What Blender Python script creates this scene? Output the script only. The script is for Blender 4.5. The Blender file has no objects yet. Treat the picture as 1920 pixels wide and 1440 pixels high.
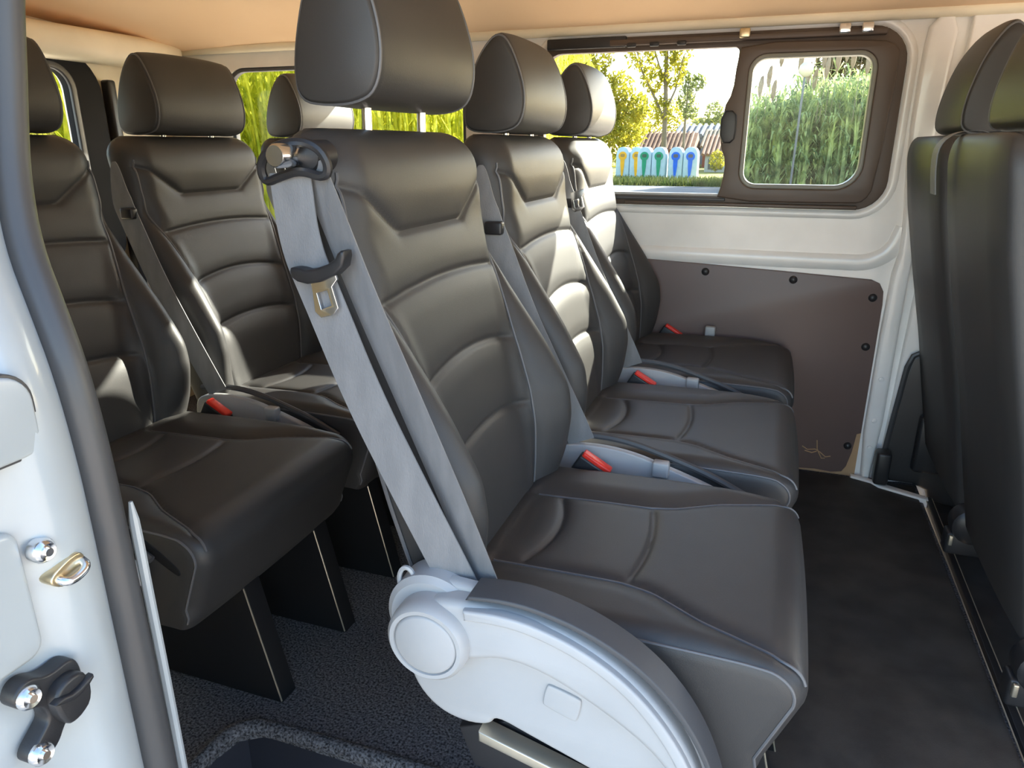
import bpy, bmesh, math, random
import numpy as np
from mathutils import Vector, Matrix
from mathutils.geometry import tessellate_polygon
random.seed(7); RNG = np.random.default_rng(7)
SC = bpy.context.scene
COL = SC.collection
R = math.radians

# ------------------------------------------------------------------ camera, sky, sun, exposure
cam = bpy.data.cameras.new('camera'); cam.sensor_width = 36.0; cam.lens = 36.0 * 1342 / 1920
cam.clip_start = 0.02; cam.clip_end = 500
camo = bpy.data.objects.new('camera', cam); COL.objects.link(camo)
camo.location = (0, 0, .9); camo.rotation_euler = (R(90 - 18.455), 0, R(19.63))
SC.camera = camo
SUN_DIR = Vector((-.595, -1, -.555)).normalized()        # the way the light travels
w = bpy.data.worlds.new('sky'); SC.world = w; w.use_nodes = True
nt = w.node_tree; nt.nodes.clear()
sky = nt.nodes.new('ShaderNodeTexSky'); sky.sky_type = 'NISHITA'; sky.sun_disc = False
sky.sun_elevation = R(24); sky.sun_rotation = math.atan2(-SUN_DIR.x, -SUN_DIR.y)
sky.air_density = 1.0; sky.dust_density = 1.0; sky.ozone_density = 1.0; sky.altitude = 50
bg = nt.nodes.new('ShaderNodeBackground'); bg.inputs[1].default_value = .42
wo = nt.nodes.new('ShaderNodeOutputWorld')
nt.links.new(sky.outputs[0], bg.inputs[0]); nt.links.new(bg.outputs[0], wo.inputs[0])
sl = bpy.data.lights.new('sun', 'SUN'); sl.energy = 10.5; sl.angle = R(.6); sl.color = (1, .93, .80)
so = bpy.data.objects.new('sun', sl); COL.objects.link(so)
so.rotation_euler = SUN_DIR.to_track_quat('-Z', 'Y').to_euler(); so.location = (6, 12, 8)
vs = SC.view_settings
vs.view_transform = 'Standard'; vs.look = 'None'; vs.gamma = 1; vs.use_curve_mapping = False
vs.exposure = 1.12
SC.cycles.diffuse_bounces = 8; SC.cycles.max_bounces = 14; SC.cycles.transparent_max_bounces = 24

# ------------------------------------------------------------------ materials
def mat(name, col, rough=.5, metal=0.0, col2=None, vscale=6.0, bump=0.0, bscale=300.0, spec=.5, detail=4, trans=0.0, stretch=None, coat=0.0):
    m = bpy.data.materials.new(name); m.use_nodes = True
    n = m.node_tree; b = n.nodes['Principled BSDF']
    b.inputs['Roughness'].default_value = rough; b.inputs['Metallic'].default_value = metal
    b.inputs['Specular IOR Level'].default_value = spec
    b.inputs['Coat Weight'].default_value = coat
    tc = n.nodes.new('ShaderNodeTexCoord'); mp = n.nodes.new('ShaderNodeMapping')
    n.links.new(tc.outputs['Object'], mp.inputs[0])
    if stretch: mp.inputs['Scale'].default_value = stretch
    c2 = col2 or tuple(min(1, c * 1.12 + .002) for c in col)
    nz = n.nodes.new('ShaderNodeTexNoise'); nz.inputs['Scale'].default_value = vscale; nz.inputs['Detail'].default_value = detail
    n.links.new(mp.outputs[0], nz.inputs['Vector'])
    rp = n.nodes.new('ShaderNodeValToRGB'); rp.color_ramp.elements[0].position = .35; rp.color_ramp.elements[1].position = .65
    rp.color_ramp.elements[0].color = (*col, 1); rp.color_ramp.elements[1].color = (*c2, 1)
    n.links.new(nz.outputs['Fac'], rp.inputs[0]); n.links.new(rp.outputs[0], b.inputs['Base Color'])
    if bump:
        n2 = n.nodes.new('ShaderNodeTexNoise'); n2.inputs['Scale'].default_value = bscale; n2.inputs['Detail'].default_value = 3
        n.links.new(mp.outputs[0], n2.inputs['Vector'])
        bp = n.nodes.new('ShaderNodeBump'); bp.inputs['Strength'].default_value = bump; bp.inputs['Distance'].default_value = .002
        n.links.new(n2.outputs['Fac'], bp.inputs['Height']); n.links.new(bp.outputs[0], b.inputs['Normal'])
    if trans:
        tr = n.nodes.new('ShaderNodeBsdfTranslucent'); n.links.new(rp.outputs[0], tr.inputs[0])
        mx = n.nodes.new('ShaderNodeMixShader'); mx.inputs[0].default_value = trans
        n.links.new(b.outputs[0], mx.inputs[1]); n.links.new(tr.outputs[0], mx.inputs[2])
        n.links.new(mx.outputs[0], n.nodes['Material Output'].inputs[0])
    return m
def glass_mat(name, tint, gloss=.06):
    m = bpy.data.materials.new(name); m.use_nodes = True; n = m.node_tree; n.nodes.clear()
    t = n.nodes.new('ShaderNodeBsdfTransparent'); t.inputs[0].default_value = (*tint, 1)
    g = n.nodes.new('ShaderNodeBsdfGlossy'); g.inputs['Roughness'].default_value = .02
    mx = n.nodes.new('ShaderNodeMixShader'); mx.inputs[0].default_value = gloss
    o = n.nodes.new('ShaderNodeOutputMaterial')
    n.links.new(t.outputs[0], mx.inputs[1]); n.links.new(g.outputs[0], mx.inputs[2]); n.links.new(mx.outputs[0], o.inputs[0])
    return m
LEATHER = mat('black_leather', (.040, .039, .039), .50, col2=(.047, .045, .044), vscale=9, bump=.12, bscale=900, spec=.5)
SEAM = mat('seam_piping_highlight', (.11, .11, .115), .5)  # piping lighter than the leather: specular glint of the seams put into the colour
GREYPL = mat('light_grey_plastic', (.37, .375, .38), .42, bump=.05, bscale=700)
GREYDK = mat('dark_grey_rubber_trim', (.055, .057, .062), .55, bump=.08, bscale=700)
BLACKPL = mat('black_plastic', (.018, .018, .02), .4, bump=.05, bscale=600)
STRAP = mat('grey_seat_belt_webbing', (.185, .188, .195), .6, col2=(.22, .222, .228), vscale=60, bump=.25, bscale=900, stretch=(1, 1, .25))
CHROME = mat('chrome', (.75, .75, .76), .18, metal=1)
BRASS = mat('zinc_gold_metal', (.70, .58, .38), .3, metal=1)
REDPL = mat('red_plastic', (.75, .035, .02), .35)
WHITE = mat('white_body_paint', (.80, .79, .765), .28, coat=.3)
JAMBW = mat('jamb_white_sky_dimmed', (.345, .375, .39), .28, coat=.3)  # body white, darkened and blued in colour to tame bright sky light
MATTEBLK = mat('matte_black_plastic', (.012, .012, .013), .8, spec=.2)
BOARD = mat('brown_hardboard', (.120, .080, .072), .42, col2=(.135, .092, .083), vscale=3, bump=.03)
RAWBOARD = mat('raw_board_edge', (.42, .27, .15), .8, bump=.4, bscale=120)
RUBBER = mat('black_rubber_seal', (.05, .05, .052), .42)
FRAME = mat('brown_black_window_frame', (.080, .056, .042), .45, col2=(.092, .066, .050))
HEADLN = mat('beige_headliner_cloth', (.88, .62, .38), .85, col2=(.90, .65, .41), vscale=3, bump=.15, bscale=800)
CREAM = mat('cream_roof_trim', (.82, .73, .54), .55)
CARPET = mat('black_fleck_carpet', (.008, .009, .012), .95, col2=(.16, .165, .18), vscale=260, bump=.9, bscale=380, detail=3)
VINYL = mat('dusty_black_floor_mat', (.026, .025, .024), .72, col2=(.045, .043, .040), vscale=14, bump=.25, bscale=500)
STEPM = mat('blue_black_step_mat', (.022, .025, .036), .6, col2=(.028, .031, .044), bump=.1)
BLKMET = mat('black_painted_steel', (.010, .010, .011), .35)
BAREEDGE = mat('bare_metal_edge', (.55, .50, .40), .35, metal=.8)
GLASS = glass_mat('clear_window_glass', (.92, .94, .93), .008)
GLASST = glass_mat('dusty_window_glass', (.88, .90, .88), .012)
PAVING = mat('sandy_paving', (.70, .55, .42), .9, col2=(.76, .62, .48), vscale=1.5, bump=.3, bscale=40)
ROAD = mat('pale_asphalt', (.12, .125, .13), .9, col2=(.145, .15, .155), vscale=2)
LAWN = mat('dry_lawn', (.24, .24, .03), .95, col2=(.32, .28, .045), vscale=.6)
GRASSM = mat('verge_grass', (.07, .11, .025), .9, col2=(.12, .13, .04), vscale=2, trans=.3)
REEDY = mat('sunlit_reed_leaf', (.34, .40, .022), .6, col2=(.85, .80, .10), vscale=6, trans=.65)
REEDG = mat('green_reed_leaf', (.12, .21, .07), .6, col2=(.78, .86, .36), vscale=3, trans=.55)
PLUME = mat('reed_plume', (.36, .28, .19), .9, col2=(.44, .36, .25), trans=.3)
LEAFY = mat('yellow_green_leaf', (.26, .26, .025), .7, col2=(.50, .43, .05), vscale=2, trans=.6)
LEAFG = mat('olive_green_leaf', (.16, .20, .05), .7, col2=(.30, .32, .10), vscale=2, trans=.55)
LEAFO = mat('russet_leaf', (.13, .10, .05), .8, col2=(.20, .17, .08), vscale=2, trans=.4)
BARK = mat('tree_bark', (.22, .17, .12), .9, bump=.5, bscale=30)
BINW = mat('pale_blue_bin', (.46, .57, .62), .5)
BINY = mat('yellow_bin_mark', (.85, .40, .01), .5)
BING = mat('green_bin_mark', (.015, .27, .13), .5)
BINB = mat('blue_bin_mark', (.01, .12, .62), .5)
TILE = mat('terracotta_tile', (.24, .11, .055), .85, col2=(.32, .17, .09), vscale=2)
TILE2 = mat('weathered_roof_tile', (.19, .14, .085), .85, col2=(.25, .20, .12), vscale=2)
SLATE = mat('dark_roof_sheet', (.16, .16, .16), .8)
HWALL = mat('house_wall', (.40, .39, .36), .85)
HRED = mat('brick_red_wall', (.28, .09, .05), .9)
GLOBE = mat('frosted_lamp_globe', (.70, .66, .45), .4)
POLE = mat('grey_pole', (.13, .135, .14), .5)
DARKW = mat('dark_window', (.05, .05, .05), .3)

# ------------------------------------------------------------------ mesh helpers
def mk(name, verts, faces, smooth=True, angle=40, recalc=True):
    me = bpy.data.meshes.new(name)
    me.from_pydata([tuple(map(float, v)) for v in verts], [], [tuple(f) for f in faces])
    if recalc:
        bm = bmesh.new(); bm.from_mesh(me); bmesh.ops.recalc_face_normals(bm, faces=bm.faces); bm.to_mesh(me); bm.free()
    if smooth:
        me.polygons.foreach_set('use_smooth', [True] * len(me.polygons))
        if angle: me.set_sharp_from_angle(angle=R(angle))
    me.update(); return me
def ob(name, me, m=None, parent=None, loc=None, rot=None):
    if m is not None and not me.materials: me.materials.append(m)
    o = bpy.data.objects.new(name, me); COL.objects.link(o)
    if parent: o.parent = parent
    if loc: o.location = loc
    if rot: o.rotation_euler = rot
    return o
def empty(name, loc=(0, 0, 0), rot=None):
    o = bpy.data.objects.new(name, None); COL.objects.link(o); o.location = loc; o.empty_display_size = .05
    if rot: o.rotation_euler = rot
    return o
def tag(o, label=None, cat=None, group=None, kind=None):
    if label: o['label'] = label
    if cat: o['category'] = cat
    if group: o['group'] = group
    if kind: o['kind'] = kind
    return o
class MB:
    def __init__(s): s.v = []; s.f = []
    def add(s, v, f):
        b = len(s.v); s.v += [tuple(p) for p in v]; s.f += [tuple(i + b for i in q) for q in f]; return s
    def me(s, name, **k): return mk(name, s.v, s.f, **k)
def tube(path, r, n=8, closed=False):
    P = [Vector(p) for p in path]; N = len(P); v = []; f = []
    rr = r if hasattr(r, '__len__') else [r] * N
    up = None
    for i in range(N):
        a = P[i - 1] if (i or closed) else P[i]; b = P[(i + 1) % N] if (i < N - 1 or closed) else P[i]
        t = (b - a).normalized()
        if up is None:
            up = t.cross(Vector((0, 0, 1)));  up = up if up.length > .01 else t.cross(Vector((1, 0, 0)))
        up = (up - t * up.dot(t)).normalized(); s = t.cross(up)
        for k in range(n):
            q = 2 * math.pi * k / n; v.append(P[i] + (up * math.cos(q) + s * math.sin(q)) * rr[i])
    for i in range(N if closed else N - 1):
        for k in range(n):
            j = (i + 1) % N
            f.append((i * n + k, i * n + (k + 1) % n, j * n + (k + 1) % n, j * n + k))
    if not closed: f.append(tuple(range(n - 1, -1, -1))); f.append(tuple((N - 1) * n + k for k in range(n)))
    return v, f
def box(x0, x1, y0, y1, z0, z1, bev=0.0):
    if bev <= 0:
        v = [(x, y, z) for x in (x0, x1) for y in (y0, y1) for z in (z0, z1)]
        return v, [(0, 1, 3, 2), (4, 6, 7, 5), (0, 4, 5, 1), (2, 3, 7, 6), (0, 2, 6, 4), (1, 5, 7, 3)]
    bm = bmesh.new(); bmesh.ops.create_cube(bm, size=1)
    for q in bm.verts: q.co = Vector((x0 + (q.co.x + .5) * (x1 - x0), y0 + (q.co.y + .5) * (y1 - y0), z0 + (q.co.z + .5) * (z1 - z0)))
    bmesh.ops.bevel(bm, geom=list(bm.edges), offset=bev, segments=3, profile=.5, affect='EDGES')
    bm.verts.index_update(); v = [tuple(q.co) for q in bm.verts]; f = [tuple(q.index for q in p.verts) for p in bm.faces]; bm.free()
    return v, f
def lathe(profile, origin, axis='y', n=28):
    """profile: (radius, distance along axis)"""
    v = []; f = []; ox, oy, oz = origin; m = len(profile)
    for r, h in profile:
        for k in range(n):
            q = 2 * math.pi * k / n; a, b = r * math.cos(q), r * math.sin(q)
            v.append({'y': (ox + a, oy + h, oz + b), 'x': (ox + h, oy + a, oz + b), 'z': (ox + a, oy + b, oz + h)}[axis])
    for i in range(m - 1):
        for k in range(n): f.append((i * n + k, i * n + (k + 1) % n, (i + 1) * n + (k + 1) % n, (i + 1) * n + k))
    f.append(tuple(range(n))); f.append(tuple((m - 1) * n + k for k in range(n)))
    return v, f
def offset_poly(p, d):
    n = len(p); A = sum(p[i][0] * p[(i + 1) % n][1] - p[(i + 1) % n][0] * p[i][1] for i in range(n)); s = 1 if A > 0 else -1
    out = []
    for i in range(n):
        a, b, c = Vector(p[i - 1]), Vector(p[i]), Vector(p[(i + 1) % n])
        e1 = (b - a).normalized(); e2 = (c - b).normalized()
        n1 = Vector((-e1.y, e1.x)) * s; n2 = Vector((-e2.y, e2.x)) * s
        m = (n1 + n2); m = m.normalized() if m.length > 1e-6 else n1
        k = max(.4, m.dot(n1)); q = b + m * (d / k); out.append((q.x, q.y))
    return out
def rrect(x0, x1, z0, z1, r, seg=7):
    rs = r if hasattr(r, '__len__') else (r,) * 4       # bl, br, tr, tl
    out = []
    for (cx, cz, a0, rr) in ((x0 + rs[0], z0 + rs[0], 180, rs[0]), (x1 - rs[1], z0 + rs[1], 270, rs[1]), (x1 - rs[2], z1 - rs[2], 0, rs[2]), (x0 + rs[3], z1 - rs[3], 90, rs[3])):
        for k in range(seg + 1):
            q = R(a0 + 90 * k / seg); out.append((cx + rr * math.cos(q), cz + rr * math.sin(q)))
    return out
def smooth_poly(p, n=3, closed=True):
    for _ in range(n):
        q = []; N = len(p)
        rng = range(N) if closed else range(N - 1)
        if not closed: q.append(p[0])
        for i in rng:
            a = p[i]; b = p[(i + 1) % N]
            q.append(tuple(a[k] * .75 + b[k] * .25 for k in range(len(a)))); q.append(tuple(a[k] * .25 + b[k] * .75 for k in range(len(a))))
        if not closed: q.append(p[-1])
        p = q
    return p
def plate(outer, holes, d0, d1, fmap, bev=0.0):
    """solid plate: 2D outline with holes, from depth d0 (front) to d1; fmap(a,b,d)->xyz; bev rounds the front rim"""
    loops = [outer] + list(holes); v = []; f = []; n = sum(map(len, loops))
    front = []
    for li, l in enumerate(loops): front.append(offset_poly(l, bev if li == 0 else -bev) if bev else l)
    tris = tessellate_polygon([[Vector((a, b, 0)) for a, b in l] for l in front])
    layers = [(front, d0)]
    sg = 1 if d1 > d0 else -1
    if bev:
        for k in (1, 2, 3):
            t = k / 3 * math.pi / 2
            layers.append(([offset_poly(l, (bev if li == 0 else -bev) * (1 - math.sin(t))) for li, l in enumerate(loops)], d0 + sg * bev * (1 - math.cos(t))))
    layers.append((loops, d1))
    for ls, d in layers:
        for l in ls:
            for a, b in l: v.append(fmap(a, b, d))
    f += [tuple(t) for t in tris]
    L = len(layers)
    f += [tuple(i + (L - 1) * n for i in reversed(t)) for t in tris]
    for k in range(L - 1):
        s = 0
        for l in loops:
            m = len(l)
            for i in range(m):
                a, b = s + i, s + (i + 1) % m
                f.append((k * n + a, k * n + b, (k + 1) * n + b, (k + 1) * n + a))
            s += m
    return v, f
XZ = lambda a, b, d: (a, d, b)
YZ = lambda a, b, d: (d, a, b)
XY = lambda a, b, d: (a, b, d)
def sweep_strap(path, widths, wdir, thick, ndir):
    """flat band along path; wdir = direction(s) of width, ndir = thickness direction"""
    v = []; f = []; n = len(path); nd = Vector(ndir).normalized()
    for i, p in enumerate(path):
        wd = Vector(wdir[i] if isinstance(wdir, list) else wdir).normalized(); h = (widths[i] if hasattr(widths, '__len__') else widths) / 2
        P = Vector(p)
        v += [P - wd * h - nd * thick / 2, P + wd * h - nd * thick / 2, P + wd * h + nd * thick / 2, P - wd * h + nd * thick / 2]
    for i in range(n - 1):
        for k in range(4): f.append((i * 4 + k, i * 4 + (k + 1) % 4, i * 4 + 4 + (k + 1) % 4, i * 4 + 4 + k))
    f += [(0, 3, 2, 1), tuple((n - 1) * 4 + k for k in range(4))]
    return v, f
def smooth_curve(tab, n=500, win=41):
    z = np.array([t[0] for t in tab]); x = np.array([t[1] for t in tab]); zz = np.linspace(z[0], z[-1], n)
    xx = np.interp(zz, z, x); k = np.hanning(win + 2)[1:-1]; k /= k.sum()
    pad = win // 2
    ext = np.concatenate([2 * xx[0] - xx[pad:0:-1], xx, 2 * xx[-1] - xx[-2:-pad - 2:-1]])
    xs = np.convolve(ext, k, 'valid')
    return lambda q: np.interp(q, zz, xs)
def sstep(t): t = np.clip(t, 0, 1); return t * t * (3 - 2 * t)
CACHE = {}
def cached(key, fn):
    if key not in CACHE: CACHE[key] = fn()
    return CACHE[key]

# ------------------------------------------------------------------ van shell
def struct(o): o['kind'] = 'structure'; return o
WIN1 = rrect(-.664, .264, .740, 1.174, (.06, .075, .085, .085))
WIN_ADDED = rrect(.80, 1.62, .60, 1.13, .08)  # unseen cab side opening, added to bring more light inside
WIN2 = rrect(-1.745, -.890, .62, 1.138, .07)
wl = struct(ob('wall_left', mk('wall_left', *plate([(-2.02, -.05), (1.75, -.05), (1.75, 1.25), (-2.02, 1.25)], [WIN1, WIN2, WIN_ADDED], 2.087, 2.118, XZ), angle=30), WHITE))
tag(wl, 'white painted left side wall of the van below and around the windows')
# pressed relief of the wall, bright bead above the board, window lip, pillar folds
def bead(name, path, r, m=WHITE, par=wl, flat=.5):
    v, f = tube(path, r, 10); v = [(p[0], 2.087 + (p[1] - 2.087) * flat, p[2]) for p in v]
    return ob(name, mk(name, v, f), m, par)
bead('pressed_bead', smooth_poly([(-2.0, 2.087, .612), (.20, 2.087, .604), (.255, 2.087, .610), (.300, 2.087, .640), (.318, 2.087, .70)], 2, closed=False), .022)
bead('pressed_lip', [(x, 2.087, z) for x, z in offset_poly(WIN1, -.012)] + [(offset_poly(WIN1, -.012)[0][0], 2.087, offset_poly(WIN1, -.012)[0][1])], .011, flat=.8)
ob('pillar_fold', mk('pillar_fold', *plate(smooth_poly([(.302, 0), (.302, .56), (.318, .66), (.292, .90), (.292, 1.10), (.30, 1.185), (.362, 1.185), (.352, 1.05), (.345, .70), (.345, 0)], 1), [], 2.064, 2.09, XZ, .010)), WHITE, wl)
ob('pillar_flange', mk('pillar_flange', *plate([(.352, 0), (.368, .60), (.385, 1.185), (.62, 1.185), (.62, .03)], [], 2.066, 2.09, XZ, .006)), WHITE, wl)
for k, (x, z) in enumerate(((.322, .30), (.322, .18), (.322, .10))):
    ob('spot_weld', mk('spot_weld', *lathe([(0, -.003), (.006, -.002), (.008, .003)], (x, 2.064, z), 'y', 14)), WHITE, wl)
ob('sill_strip', mk('sill_strip', *plate([(.285, 2.075), (.345, 2.052), (.362, 2.035), (.468, 1.985), (.466, 1.962), (.352, 2.012), (.335, 2.035), (.285, 2.055)], [], .012, -.01, XY, .003)), WHITE, wl)
# brown board with push pins
bo = [(-1.95, .001), (.297, .001)] + [(.297, .50), (.294, .535), (.283, .555), (.262, .564)] + [(.05, .574), (-.33, .590), (-1.95, .60)]
brd = ob('side_board', mk('side_board', *plate(bo, [], 2.079, 2.087, XZ, .002)), BOARD, wl)
chip = [(.125, .004), (.19, .009), (.235, .006), (.262, .012), (.272, .030), (.281, .075), (.286, .13), (.2965, .135), (.2965, .0015), (.125, .0015)]
ob('chipped_edge', mk('chipped_edge', *plate(chip, [], 2.0775, 2.0795, XZ)), RAWBOARD, brd)
for x, z in ((-.163, .562), (.070, .553), (.271, .517), (.273, .383), (.268, .092), (-.40, .565)):
    ob('push_pin', mk('push_pin', *lathe([(0, -.008), (.006, -.0075), (.010, -.004), (.011, 0)], (x, 2.079, z), 'y', 14)), BLACKPL, brd)
sc = MB()
for pts in ([(.150, .075), (.165, .066), (.185, .070), (.200, .062), (.215, .050), (.228, .054)], [(.187, .098), (.190, .072), (.196, .060), (.205, .044), (.214, .046)], [(.158, .062), (.178, .058), (.19, .064)]):
    sc.add(*tube([(x, 2.0788, z) for x, z in pts], .0016, 5))
ob('scratch', sc.me('scratch'), RAWBOARD, brd)

# window_1: sliding side window
w1 = struct(empty('window_1', (0, 0, 0))); tag(w1, 'sliding side window with dark brown frame left of the rear seats')
LH = rrect(-.645, -.126, .772, 1.138, (.02, .012, .012, .05)); SH_ = rrect(-.105, .210, .780, 1.125, .05)
ob('window_frame', mk('window_frame', *plate(offset_poly(WIN1, .001), [LH, SH_], 2.078, 2.104, XZ, .003)), FRAME, w1)
sash_o = smooth_poly([(-.152, .757), (.19, .757), (.215, .765), (.232, .80), (.245, 1.09), (.240, 1.125), (.20, 1.141), (-.118, 1.146), (-.128, 1.10), (-.132, 1.03), (-.152, .99), (-.154, .90), (-.134, .86), (-.140, .80)], 1)
sash_h = rrect(-.097, .199, .792, 1.117, (.042, .062, .042, .042))
sash = ob('sliding_sash', mk('sliding_sash', *plate(sash_o, [sash_h], 2.064, 2.088, XZ, .004)), FRAME, w1)
BEZ = mat('grey_bezel', (.20, .205, .18), .4)
ob('bezel', mk('bezel', *plate(offset_poly(sash_h, -.002), [offset_poly(sash_h, .010)], 2.0655, 2.098, XZ, .004)), BEZ, sash)
ob('latch', mk('latch', *plate(smooth_poly([(-.155, .905), (-.118, .905), (-.114, .945), (-.118, .985), (-.155, .985)], 1), [], 2.052, 2.066, XZ, .004)), BLACKPL, sash)
ob('glass', mk('glass', *plate(offset_poly(sash_h, -.006), [], 2.0945, 2.0985, XZ)), GLASST, sash)
ob('glass', mk('glass', *plate(offset_poly(LH, -.006), [], 2.0945, 2.0985, XZ)), GLASS, w1)
ob('track', mk('track', *box(-.63, -.128, 2.070, 2.086, .756, .764, .002)), GREYDK, w1)
ob('track', mk('track', *box(-.63, -.128, 2.074, 2.090, .768, .775, .002)), GREYPL, w1)
ob('top_rail', mk('top_rail', *box(-.46, .21, 2.062, 2.080, 1.150, 1.166, .004)), FRAME, w1)
ob('bottom_rail', mk('bottom_rail', *box(-.40, .20, 2.066, 2.080, .742, .752, .003)), FRAME, w1)
for x in (-.40, -.34, -.27):
    ob('rail_clip', mk('rail_clip', *box(x - .012, x + .012, 2.056, 2.066, 1.145, 1.156, .003)), BLACKPL, w1)
for x in (-.115, .115, .165):
    ob('metal_clip', mk('metal_clip', *box(x - .013, x + .013, 2.054, 2.066, 1.155, 1.178, .004)), BRASS if x < 0 else CHROME, w1)
ob('trim_strip', mk('trim_strip', *box(-.635, -.415, 2.064, 2.080, 1.147, 1.174, .004)), BLACKPL, w1)
# window_2: fixed rear quarter window
w2 = struct(empty('window_2', (0, 0, 0))); tag(w2, 'fixed rear quarter window looking on sunlit reeds')
ob('rubber_gasket', mk('rubber_gasket', *plate(WIN2, [offset_poly(WIN2, .012)], 2.092, 2.112, XZ, .003)), RUBBER, w2)
ob('glass', mk('glass', *plate(offset_poly(WIN2, .010), [], 2.100, 2.104, XZ)), GLASS, w2)
# rear wall with door window
W3 = rrect(1.00, 1.69, .58, 1.112, .06)
wr = struct(ob('wall_rear', mk('wall_rear', *plate([(.40, -.05), (2.087, -.05), (2.087, 1.29), (.40, 1.29)], [offset_poly(W3, -.02)], -2.0, -2.03, YZ), angle=30), CREAM))
tag(wr, 'cream rear end wall of the van around the rear door window')
w3 = struct(empty('window_3', (0, 0, 0))); tag(w3, 'rear door window with a wide rounded black frame')
ob('window_frame', mk('window_frame', *plate(rrect(.90, 1.805, .50, 1.168, .13), [W3], -1.97, -2.0, YZ, .012)), MATTEBLK, w3)
ob('inner_gasket', mk('inner_gasket', *plate(offset_poly(W3, -.016), [offset_poly(W3, .004)], -1.962, -1.972, YZ, .004)), RUBBER, w3)
ob('glass', mk('glass', *plate(offset_poly(W3, -.004), [], -2.012, -2.016, YZ)), GLASS, w3)
ob('door_edge', mk('door_edge', *box(-1.99, -1.955, 1.812, 1.842, .2, 1.09, .008)), BLACKPL, w3)
w4 = struct(empty('added_cab_window', (0, 0, 0))); tag(w4, 'unseen cab side window ahead of the white pillar, added for interior light')  # window put in out of view to brighten the interior
ob('rubber_gasket', mk('rubber_gasket', *plate(WIN_ADDED, [offset_poly(WIN_ADDED, .012)], 2.092, 2.112, XZ, .003)), RUBBER, w4)
ob('glass', mk('glass', *plate(offset_poly(WIN_ADDED, .010), [], 2.100, 2.104, XZ)), GLASS, w4)
# near-side wall behind the door opening, front bulkhead
wq = struct(ob('wall_right', mk('wall_right', *plate([(-2.02, -.6), (-.56, -.6), (-.56, .75), (-.60, 1.0), (-.62, 1.29), (-2.02, 1.29)], [WIN2], .425, .40, XZ)), CREAM)); tag(wq, 'near side wall of the van behind the door opening')  # window hole is added, unseen, to brighten the rear row and ceiling
wf = struct(ob('wall_front', mk('wall_front', *plate([(.40, -.3), (2.1, -.3), (2.1, 1.3), (.40, 1.3)], [rrect(.55, 1.98, .62, 1.16, .1)], 1.72, 1.75, YZ)), GREYDK)); tag(wf, 'dark front bulkhead of the cab with windscreen opening')
# ceiling
def ceil_mesh():
    pr = smooth_poly([(2.087, 1.196), (2.04, 1.205), (1.99, 1.232), (1.90, 1.268), (1.74, 1.292), (1.40, 1.312), (.95, 1.312), (.65, 1.290), (.52, 1.250), (.44, 1.19)], 2, closed=False)
    xs = np.linspace(-2.02, 1.75, 60); v = []; f = []; n = len(pr)
    for x in xs:
        dz = -.014 * math.exp(-((x + .96) / .05) ** 2) - .014 * math.exp(-((x - .62) / .05) ** 2) - .06 * float(sstep((-1.55 - x) / .45))
        for y, z in pr: v.append((x, y, z + dz * min(1, (2.087 - y) / .15)))
    for i in range(len(xs) - 1):
        for k in range(n - 1): f.append((i * n + k, i * n + k + 1, (i + 1) * n + k + 1, (i + 1) * n + k))
    b = len(v); v += [(x, y, z + .035) for x, y, z in v]; f += [tuple(q + b for q in reversed(t)) for t in f]
    for i in range(len(xs) - 1):
        for k in (0, n - 1): f.append((i * n + k, (i + 1) * n + k, (i + 1) * n + k + b, i * n + k + b))
    for i in (0, len(xs) - 1):
        for k in range(n - 1): f.append((i * n + k, i * n + k + 1, i * n + k + 1 + b, i * n + k + b))
    return mk('ceiling', v, f, angle=60)
ce = struct(ob('ceiling', ceil_mesh(), HEADLN)); tag(ce, 'beige cloth headliner of the van roof')
ob('roof_rail', mk('roof_rail', *tube([(x, 2.072, 1.196) for x in np.linspace(-2.0, 1.7, 12)], .016, 10)), CREAM, ce)
ob('header_trim', mk('header_trim', *box(-1.99, -1.86, .5, 2.05, 1.13, 1.215, .03)), CREAM, ce)
# floor with step well
fo = [(-2.02, .40), (-.745, .40), (-.745, .68), (-.735, .725), (-.70, .748), (.30, .752), (.30, .40), (.455, .40), (.455, 2.087), (-2.02, 2.087)]
fl = struct(ob('floor', mk('floor', *plate(fo, [], 0, -.03, XY), angle=30), CARPET)); tag(fl, 'black flecked carpet floor of the van')
ob('rubber_mat', mk('rubber_mat', *plate([(-.20, .80), (.446, .80), (.446, 2.06), (-.20, 2.06)], [], .006, 0, XY, .003)), VINYL, fl)
ob('step_edge', mk('step_edge', *tube(smooth_poly([(-.747, .42, -.004), (-.747, .68, -.004), (-.735, .727, -.004), (-.69, .750, -.004), (.30, .752, -.004)], 2, closed=False), .013, 10)), CARPET, fl)
ob('step_riser', mk('step_riser', *plate([(-.76, -.22), (.32, -.22), (.32, -.02), (-.76, -.02)], [], .765, .78, XZ)), STEPM, fl)
ob('step_riser', mk('step_riser', *plate([(.38, -.22), (.78, -.22), (.78, -.02), (.38, -.02)], [], -.755, -.77, YZ)), STEPM, fl)
ob('step_mat', mk('step_mat', *plate([(-.76, .36), (.32, .36), (.32, .77), (-.76, .77)], [], -.20, -.22, XY)), STEPM, fl)
cf = struct(ob('floor_cab', mk('floor_cab', *plate([(.46, .40), (1.72, .40), (1.72, 2.087), (.46, 2.087)], [], -.045, -.07, XY)), VINYL)); tag(cf, 'lower black cab floor ahead of the mat edge')
t1 = struct(ob('trim_1', mk('trim_1', *plate([(.452, .80), (.468, .80), (.478, 1.99), (.464, 1.99)], [], .010, -.045, XY, .002)), BLACKPL)); tag(t1, 'narrow edge trim along the front of the floor mat')
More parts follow.
